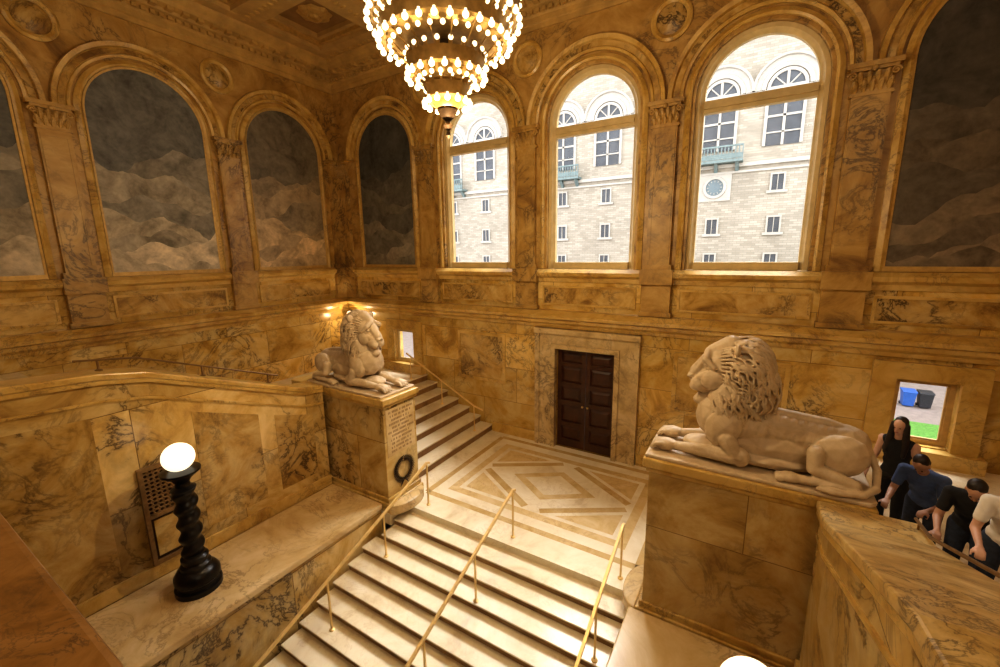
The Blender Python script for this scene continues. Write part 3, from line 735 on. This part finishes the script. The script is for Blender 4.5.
gr = thing('vent_grille', (PX+.05, 2.42, .42), 'bronze lattice vent grille on the left parapet behind the lamp', 'grille')
TG = lambda p: (PX+p[1], p[0], p[2])
k = MB(TG); k.frame(2.12, 2.72, .42, 2.05, .06, .0, .06); k.box(2.18, 2.66, .02, .055, 1.2, 1.26)
k.build('frame', M['brownbronze'], gr)
k = MB(TG); k.box(2.17, 2.67, .003, .008, .47, 2.0); k.build('backing', M['bronze'], gr)
k = MB()
for i in range(7):
    for j in range(11):
        cy_, cz_ = 2.21+i*.07, 1.295+j*.068
        k.tube([(PX+.025, cy_+.034*math.cos(t*PI/5), cz_+.034*math.sin(t*PI/5)) for t in range(10)], .0115, 5, closed=True)
k.build('lattice', M['brownbronze'], gr)
k = MB(TG); k.box(2.22, 2.62, .008, .03, .54, 1.15); k.build('lower_panel', M['panel'], gr)

# ------------------------------------------------------------------ chandelier
CX, CY, CZ = -3.6, 4.66, 6.66
ch = thing('chandelier', (CX, CY, CZ), 'large tiered bronze chandelier of glowing bulbs hanging from the ceiling', 'chandelier')
tiers = [(.9, 8.04, 34), (.78, 7.8, 30), (.46, 7.44, 20), (.26, 7.14, 14)]
bulb = None; more = MB()
for ti, (R, z, n) in enumerate(tiers):
    k = MB()
    k.lathe([(R-.06, z-.03), (R-.02, z-.05), (R+.01, z-.02), (R-.02, z), (R, z+.09), (R+.03, z+.13), (R-.04, z+.15), (R-.06, z+.13)], (CX, CY, 0), 72, fn=lambda r, zz_, a: r*(1+.012*math.cos(n*2*a)))
    for i in range(n):
        a = 2*PI*(i+.5)/n; k.tube([(CX+R*math.cos(a), CY+R*math.sin(a), z+.13), (CX+(R+.02)*math.cos(a), CY+(R+.02)*math.sin(a), z+.18), (CX+R*math.cos(a), CY+R*math.sin(a), z+.25)], [.024, .03, .006], 6)
    keep = [i for i, f in enumerate(k.f) if len(f) < 60]
    k.m = [k.m[i] for i in keep]; k.f = [k.f[i] for i in keep]
    k.build('ring', M['gilt'], ch, True)
    if ti != 1: R2, z2 = ((.72, 7.93), None, (.2, 7.27), (.08, 7.02))[ti]; pr = [(R-.06+(R2-R+.06)*t, z-.03+(z2-z+.03)*t-.04*math.sin(t*PI)) for t in (0, .2, .4, .6, .8, 1)]
    else: pr = [(.72, 7.78), (.5, 7.74), (.3, 7.76), (.06, 7.8)]
    k = MB(); k.lathe(pr, (CX, CY, 0), 48, fn=lambda r, zz_, a: r*(1+.02*math.cos(24*a)))
    keep = [i for i, f in enumerate(k.f) if len(f) < 40]
    k.m = [k.m[i] for i in keep]; k.f = [k.f[i] for i in keep]
    k.build('bowl', M['gilt'], ch, True)
    for i in range(n):
        a = 2*PI*i/n; p = ((R+.03)*math.cos(a), (R+.03)*math.sin(a), z-.07-CZ)
        if bulb is None:
            k = MB(); k.ball((0, 0, 0), (.038, .038, .038), 12, 8); k.tube([(0, 0, .025), (0, 0, .055)], .016, 8); bulb = k.build('bulb', M['bulb'], ch, True, local=True); bo = bulb
        else:
            bo = bulb.copy(); col.objects.link(bo); bo.parent = ch
        bo.location = p
        a2_ = a+PI/n
        more.ball((CX+(R+.04)*math.cos(a2_), CY+(R+.04)*math.sin(a2_), z+.19), .03, 8, 6)
        if R > .3: more.ball((CX+(R-.1)*math.cos(a2_), CY+(R-.1)*math.sin(a2_), z-.1), .03, 8, 6)
mo = more.build('bulb', M['bulb'], ch, True); mo['kind'] = 'stuff'
k = MB(); k.lathe([(.001, 6.66), (.03, 6.7), (.02, 6.76), (.06, 6.82), (.03, 6.87), (.1, 6.94), (.13, 7.0), (.08, 7.04), (.06, 7.3), (.05, 7.7), (.09, 7.8), (.05, 7.9), (.06, 8.3), (.14, 8.4), (.05, 8.5), (.02, 8.6), (.001, 8.6)], (CX, CY, 0), 20); k.build('stem', M['bronze'], ch, True)
k = MB(); k.tube([(CX, CY, 8.58), (CX, CY, H)], .018, 8); k.lathe([(.001, H-.1), (.1, H-.06), (.16, H), (.001, H)], (CX, CY, 0), 16); k.build('rod', M['gilt'], ch, True)
k = MB()
for i in range(16):
    a = PI*i/8; k.tube([(CX+.88*math.cos(a), CY+.88*math.sin(a), 8.14), (CX+.1*math.cos(a), CY+.1*math.sin(a), 8.4)], .009, 5)
    k.tube([(CX+.7*math.cos(a), CY+.7*math.sin(a), 7.78), (CX+.44*math.cos(a), CY+.44*math.sin(a), 7.56)], .009, 5)
k.build('chains', M['gilt'], ch)

# ------------------------------------------------------------------ people (local: facing -y, right hand at -x)
SK = plain('skin', (.5, .28, .18), .5, 0, .08, 10); SK2 = plain('skin_pale', (.6, .36, .26), .5, 0, .08, 10)
HAIR = plain('dark_hair', (.018, .011, .008), .5, 0, .4, 30); EYE = plain('eye_dark', (.03, .02, .02), .2); LIP = plain('lips', (.35, .12, .1), .5)
BLK = plain('black_cloth', (.012, .012, .014), .85, 0, .3, 20); BLUE = plain('blue_cloth', (.07, .11, .24), .85, 0, .2, 20); WHT = plain('white_cloth', (.78, .75, .71), .85, 0, .08, 20); JEAN = plain('dark_jeans', (.03, .04, .07), .85, 0, .3, 25)
SHOE = plain('dark_shoes', (.03, .025, .022), .6)
def person(label, loc, rz, s, lean, bow, rh, lh, skin, top, bottom, hair='short', sleeve=.6):
    root = thing('person', loc, label, 'person', rz=rz)
    V = Vector; t = V((0, -math.sin(lean), math.cos(lean))); fw = V((0, -math.cos(lean), -math.sin(lean)))
    hip = V((0, .04, .92*s)); chest = hip+t*.36*s; nb = hip+t*.53*s
    ang = lean*.6+bow
    hd = V((0, -math.sin(ang), math.cos(ang))); hf = V((0, -math.cos(ang), -math.sin(ang)))
    hc = nb+hd*.185*s
    B = []; C = []; Pn = []; Sh = []
    c = lambda A, a, ra, b_, rb: A.append(('c', tuple(a), ra*s, tuple(b_), rb*s)); e = lambda A, p, r, rot=None: A.append(('e', tuple(p), tuple(x*s for x in r))+((rot,) if rot else ()))
    for A, g in ((B, 0), (C, .014)):
        e(A, hip+t*.05*s, (.15+g, .105+g, .13+g), (lean, 0, 0)); e(A, hip+t*.2*s, (.135+g, .098+g, .16+g), (lean, 0, 0)); e(A, chest, (.158+g, .108+g, .18+g), (lean, 0, 0)); e(A, chest+t*.1*s, (.162+g, .088+g, .08+g), (lean, 0, 0))
        if A is C or sleeve > 0: c(A, chest+t*.13*s+V((-.13*s, 0, 0)), .048+g, nb-t*.03*s, .05+g); c(A, chest+t*.13*s+V((.13*s, 0, 0)), .048+g, nb-t*.03*s, .05+g)
    c(B, nb-t*.04*s, .058, hc-hd*.06*s, .053)
    e(B, hc+hd*.03*s, (.07, .087, .095), (ang, 0, 0)); e(B, hc+hf*.028*s-hd*.048*s, (.054, .058, .066), (ang, 0, 0)); e(B, hc+hf*.056*s-hd*.088*s, (.027, .023, .023))
    c(B, hc+hf*.083*s+hd*.015*s, .011, hc+hf*.102*s-hd*.022*s, .015)
    sdv = V((1, 0, 0))
    for q in (-1, 1): e(B, hc+sdv*q*.073*s-hd*.01*s, (.012, .02, .03), (ang, 0, 0))
    for q, hnd in ((-1, V(rh)), (1, V(lh))):
        S = hip+t*.48*s+sdv*q*.175*s; Hh = S+hnd*s
        d = Hh-S; ln = d.length; l1, l2_ = .3*s, .27*s
        if ln > (l1+l2_)*.98: Hh = S+d*((l1+l2_)*.98/ln); d = Hh-S; ln = d.length
        a = (l1*l1-l2_*l2_+ln*ln)/(2*ln); hh = math.sqrt(max(0, l1*l1-a*a)); dn = d/ln
        pole = V((q*.3, .6, -.75)); pole = (pole-dn*pole.dot(dn)).normalized(); E = S+dn*a+pole*hh
        e(B, S, (.058, .054, .058)); c(B, S, .052, E, .04); c(B, E, .041, Hh, .027)
        if sleeve > 0:
            e(C, S, (.07, .066, .07)); c(C, S, .066, S+(E-S)*sleeve, .058)
        fd = (Hh-E).normalized(); sd2 = fd.cross(V((0, 0, 1))); sd2 = sd2.normalized() if sd2.length > .1 else V((1, 0, 0)); dn2 = sd2.cross(fd).normalized()
        if dn2.z > 0: dn2 = -dn2
        for o_ in (-.025, -.008, .009, .026): c(B, Hh+fd*.01*s+sd2*o_*.7*s, .016, Hh+fd*.085*s+sd2*o_*s, .014)
        for o_, l_ in ((-.028, .062), (-.009, .075), (.01, .07), (.029, .055)):
            b0 = Hh+fd*.085*s+sd2*o_*s; b1 = b0+(fd*.75+dn2*.55)*l_*.55*s; b2 = b1+(fd*.2+dn2*.9)*l_*.5*s
            c(B, b0, .0105, b1, .0095); c(B, b1, .0095, b2, .0085)
        tb = Hh+fd*.03*s-sd2*q*.03*s; c(B, tb, .014, tb+(fd*.6-sd2*q*.6+dn2*.3)*.045*s, .011); c(B, tb+(fd*.6-sd2*q*.6+dn2*.3)*.045*s, .011, tb+(fd*1.3-sd2*q*.6+dn2*.6)*.06*s, .009)
        hp = V((q*.09*s, .04, .88*s)); kn = V((q*.1*s, .0, .49*s)); an = V((q*.1*s, .05*s, .09*s)); to = V((q*.115*s, -.12*s, .042*s))
        c(B, hp, .085, kn, .056); c(B, kn, .056, kn*.4+an*.6+V((0, .01, 0)), .05); c(B, kn*.4+an*.6, .048, an, .038); c(B, an-V((0, 0, .035*s)), .036, to, .034)
        c(Pn, hp, .1, kn, .073); c(Pn, kn, .073, an+V((0, 0, .03*s)), .058)
        c(Sh, an-V((0, -.02*s, .04*s)), .042, to, .04)
    e(Pn, hip+V((0, 0, .02)), (.17, .126, .1))
    blob('body', B, skin, root, .0125, 1)
    blob('shirt', C, top, root, .013, 2); blob('trousers', Pn, bottom, root, .015, 2); blob('shoes', Sh, SHOE, root, .013, 1)
    Hr = []
    e(Hr, hc+hd*.06*s-hf*.026*s, (.077, .085, .082), (ang, 0, 0)); e(Hr, hc-hf*.048*s, (.074, .052, .095), (ang, 0, 0))
    if hair == 'long':
        for q in (-1, 1): c(Hr, hc+sdv*q*.07*s+hd*.03*s, .035, nb+sdv*q*.09*s-t*.06*s+fw*.05*s, .045); c(Hr, nb+sdv*q*.09*s-t*.06*s+fw*.05*s, .045, nb+sdv*q*.1*s-t*.2*s+fw*.1*s, .025)
        c(Hr, hc-hf*.06*s, .07, nb-fw*.09*s-t*.16*s, .07)
    blob('hair', Hr, HAIR, root, .011, 1)
    for q in (-1, 1): k = MB(); k.ball(tuple(hc+sdv*q*.03*s+hf*.081*s+hd*.008*s), (.01*s, .006*s, .006*s), 10, 7); k.build('eye', EYE, root, True, local=True)
    k = MB(); k.ball(tuple(hc+hf*.086*s-hd*.058*s), (.021*s, .008*s, .007*s), 10, 6); k.build('mouth', LIP, root, True, local=True)
    return root
person('person with long dark hair in a black sleeveless top standing behind the lion tail', (1.72, 7.02, 1.395), -.6, .95, .05, .12, (-.08, -.12, -.48), (.04, -.3, -.3), SK2, BLK, BLK, 'long', 0)
person('person with short dark hair in a blue shirt leaning toward the rail', (1.88, 6.42, 1.395), -.5, .95, .52, .5, (-.02, -.34, -.32), (-.02, -.36, -.28), SK, BLUE, JEAN)
person('person in a black shirt bending forward with head down over the parapet', (2.06, 5.76, 1.54), -.38, .95, .58, .55, (-.02, -.34, -.32), (-.04, -.34, -.34), SK, BLK, JEAN)
person('person in a white shirt cut off by the right edge of the photo', (2.06, 5.1, 1.83), -.3, .9, .45, .45, (-.02, -.32, -.34), (-.02, -.36, -.3), SK2, WHT, JEAN)

# ------------------------------------------------------------------ courtyard
FY = 32.0; FZ = -2.3
k = MB(); k.box(-40, 30, D+.6, 60, FZ-.4, FZ-.02, 0); struct(k.build('floor_courtyard', M['path']))
k = MB(); k.box(0, 14, 17.5, 24.2, FZ-.02, FZ+.03); tag(k.build('lawn', M['grass']), 'strip of green courtyard grass seen through the small right window', 'lawn')
for lab, x, mt in (('blue wheeled bin standing in the courtyard beyond the small right window', 6.62, 'bin_blue'), ('black wheeled bin beside the blue one beyond the small right window', 7.22, 'bin_black')):
    r_ = thing('wheeled_bin', (x, 26.8, FZ), lab, 'bin'); S_ = .72
    k = MB(lambda p: tuple(q*S_ for q in p)); k.add([(-.27, -.3, .06), (.27, -.3, .06), (.27, .3, .06), (-.27, .3, .06), (-.34, -.38, 1.0), (.34, -.38, 1.0), (.34, .38, 1.0), (-.34, .38, 1.0)], [(3, 2, 1, 0), (4, 5, 6, 7), (0, 1, 5, 4), (1, 2, 6, 5), (2, 3, 7, 6), (3, 0, 4, 7)]); k.build('body', M[mt], r_, local=True)
    k = MB(lambda p: tuple(q*S_ for q in p)); k.prism([(-.42, 1.0), (.42, 1.0), (.42, 1.1), (-.3, 1.06)], 'x', -.37, .37); k.build('lid', M[mt], r_, local=True)
    for q in (-1, 1): k = MB(); k.lathe([(.001, -.03), (.1, -.03), (.1, .03), (.001, .03)], (0, 0, 0), 14); k.v = [((q*.3+p[2])*S_, (.3+p[0])*S_, (.1+p[1])*S_) for p in k.v]; k.build('wheel', M['bin_black'], r_, local=True)
bd = thing('building', (-12, FY, FZ), 'pale brick courtyard facade with arched windows seen through the tall windows', 'building')
TF = lambda p: (p[0], FY-p[1], p[2])
k = MB(TF); k.box(-45, 22, -1, 0, FZ, 25); k.build('wall', M['brick'], bd)
k = MB(TF)
for z, h, d in ((10.35, .22, .18), (10.0, .12, .1), (3.0, .2, .15), (14.45, .14, .1)): k.box(-45, 22, 0, d, z, z+h)
k.build('string_course', M['fwhite'], bd)
pairs = [-.706-.333, -.706, -.373, -.04]
for pi_, pc in enumerate(pairs):
    for sx in (-1, 1):
        u = (pc+sx*.054)*FY
        k = MB(TF); k.arc(u, 14.6, [(.86, 0), (.86, .12), (1.02, .14), (1.02, 0)], leg=11.4); k.box(u-.95, u+.95, 0, .12, 14.5, 14.7); k.box(u-.07, u+.07, 0, .1, 11.4, 15.5); k.box(u-.9, u+.9, 0, .1, 13.0, 13.12); k.box(u-.9, u+.9, 0, .1, 12.1, 12.18); k.box(u-.9, u+.9, 0, .1, 13.8, 13.88)
        for a in (PI/4, 3*PI/4): k.tube([(u, .05, 14.6), (u+.9*math.cos(a), .05, 14.6+.9*math.sin(a))], .045, 5)
        fr = k.build('window', M['fwhite'], bd)
        k = MB(TF); k.prism(arch_pts(u, .9, 11.4, 14.6, 16), 'y', 0, .04); k.build('pane', M['fpane'], fr)
        k = MB(TF); k.arc(u, 14.6, [(1.08, 0), (1.08, .14), (1.3, .2), (1.34, .12), (1.62, .16), (1.66, .3), (1.78, .34), (1.8, 0)], 24)
        k.build('arch', M['fwhite'], bd)
        for z, hh in ((9.25, .46), (6.72, .46), (4.5, .42)):
            if z == 9.25 and sx < 0 and pi_ == 3:
                k = MB(TF); k.box(u-.95, u+.95, 0, .06, 8.35, 10.0); pn = k.build('roundel_panel', M['fwhite'], bd)
                k = MB(TF); k.arc(u, 9.2, [(.52, .06), (.52, .14), (.68, .14), (.7, .06)], 24, 0, 2*PI); k.build('roundel', M['fwhite'], pn)
                k = MB(TF); k.lathe([(.52, .06), (.52, .08), (.001, .1)], (u, 0, 9.2), 24, ax='y')
                k.build('dial', M['dial'], pn); k = MB(TF)
                for t in range(12): k.tube([(u+.34*math.cos(t*PI/6), .11, 9.2+.34*math.sin(t*PI/6)), (u+.45*math.cos(t*PI/6), .11, 9.2+.45*math.sin(t*PI/6))], .025, 4)
                k.build('marks', M['fwhite'], pn); continue
            k = MB(TF)
            for b4 in ((u-.4, u-.3, z-hh, z+hh+.1), (u+.3, u+.4, z-hh, z+hh+.1), (u-.3, u+.3, z+hh, z+hh+.1), (u-.55, u+.55, z-hh-.16, z-hh), (u-.02, u+.02, z-hh, z+hh)): k.box(b4[0], b4[1], 0, .12, b4[2], b4[3])
            fr = k.build('window', M['fwhite'], bd)
            k = MB(TF); k.box(u-.3, u+.3, 0, .05, z-hh, z+hh); k.build('pane', M['fpane'], fr)
    u = (pc-.054)*FY
    k = MB(TF); k.box(u-1.5, u+1.5, 0, .8, 10.6, 10.75); k.box(u-1.5, u+1.5, .7, .8, 11.5, 11.6)
    for i in range(16): k.box(u-1.48+i*.195, u-1.42+i*.195, .72, .78, 10.75, 11.5)
    k.box(u-1.5, u+1.5, .74, .76, 10.8, 11.1)
    for q in (-1.2, 0, 1.2): k.prism([(0, 10.0), (.6, 10.6), (0, 10.6)], 'x', u+q-.1, u+q+.1)
    k.build('balcony', M['copper'], bd)

# ------------------------------------------------------------------ light
wd = bpy.data.worlds.new('world'); scn.world = wd; wd.use_nodes = True
bg = wd.node_tree.nodes['Background']; bg.inputs[0].default_value = (.95, .97, 1, 1); bg.inputs[1].default_value = 3.7
def lamp_obj(kind, name, loc, energy, color, **kw):
    d = bpy.data.lights.new(name, kind); d.energy = energy; d.color = color
    for a, v in kw.items(): setattr(d, a, v)
    o = bpy.data.objects.new(name, d); o.location = loc; col.objects.link(o); return o
def aim(o, tgt): o.rotation_euler = (Vector(tgt)-o.location).to_track_quat('-Z', 'Y').to_euler()
s_ = lamp_obj('SUN', 'sky_sun', (-3, 30, 40), 14.0, (1, .98, .96), angle=math.radians(48)); aim(s_, Vector((-3, 30, 40))+Vector((-.1, -1, -1.1)))
WARM = (1, .75, .43)
lamp_obj('POINT', 'chandelier_light', (CX, CY, 6.3), 390, WARM, shadow_soft_size=.03)
lamp_obj('POINT', 'chandelier_light', (CX, CY, 9.2), 120, WARM, shadow_soft_size=.03)
a1 = lamp_obj('AREA', 'warm_fill_light', (-3.5, -3.5, 10.3), 140, (1, .8, .53), shape='RECTANGLE', size=8, size_y=3); aim(a1, (-4.0, 7, .5))  # added warm fill behind the camera, not a fixture of the hall
a2 = lamp_obj('AREA', 'warm_fill_light', (3.5, -1.5, 9.2), 110, (1, .8, .53), shape='RECTANGLE', size=3, size_y=3); aim(a2, (-5, 5, 0))  # second added fill, out of view on the right
lamp_obj('POINT', 'sconce_light', (-11.85, 9.5, 3.1), 22, WARM, shadow_soft_size=.02)
scn.view_settings.view_transform = 'Standard'
for lk in ('Medium High Contrast', 'Standard - Medium High Contrast'):
    try:
        scn.view_settings.look = lk; break
    except Exception: pass
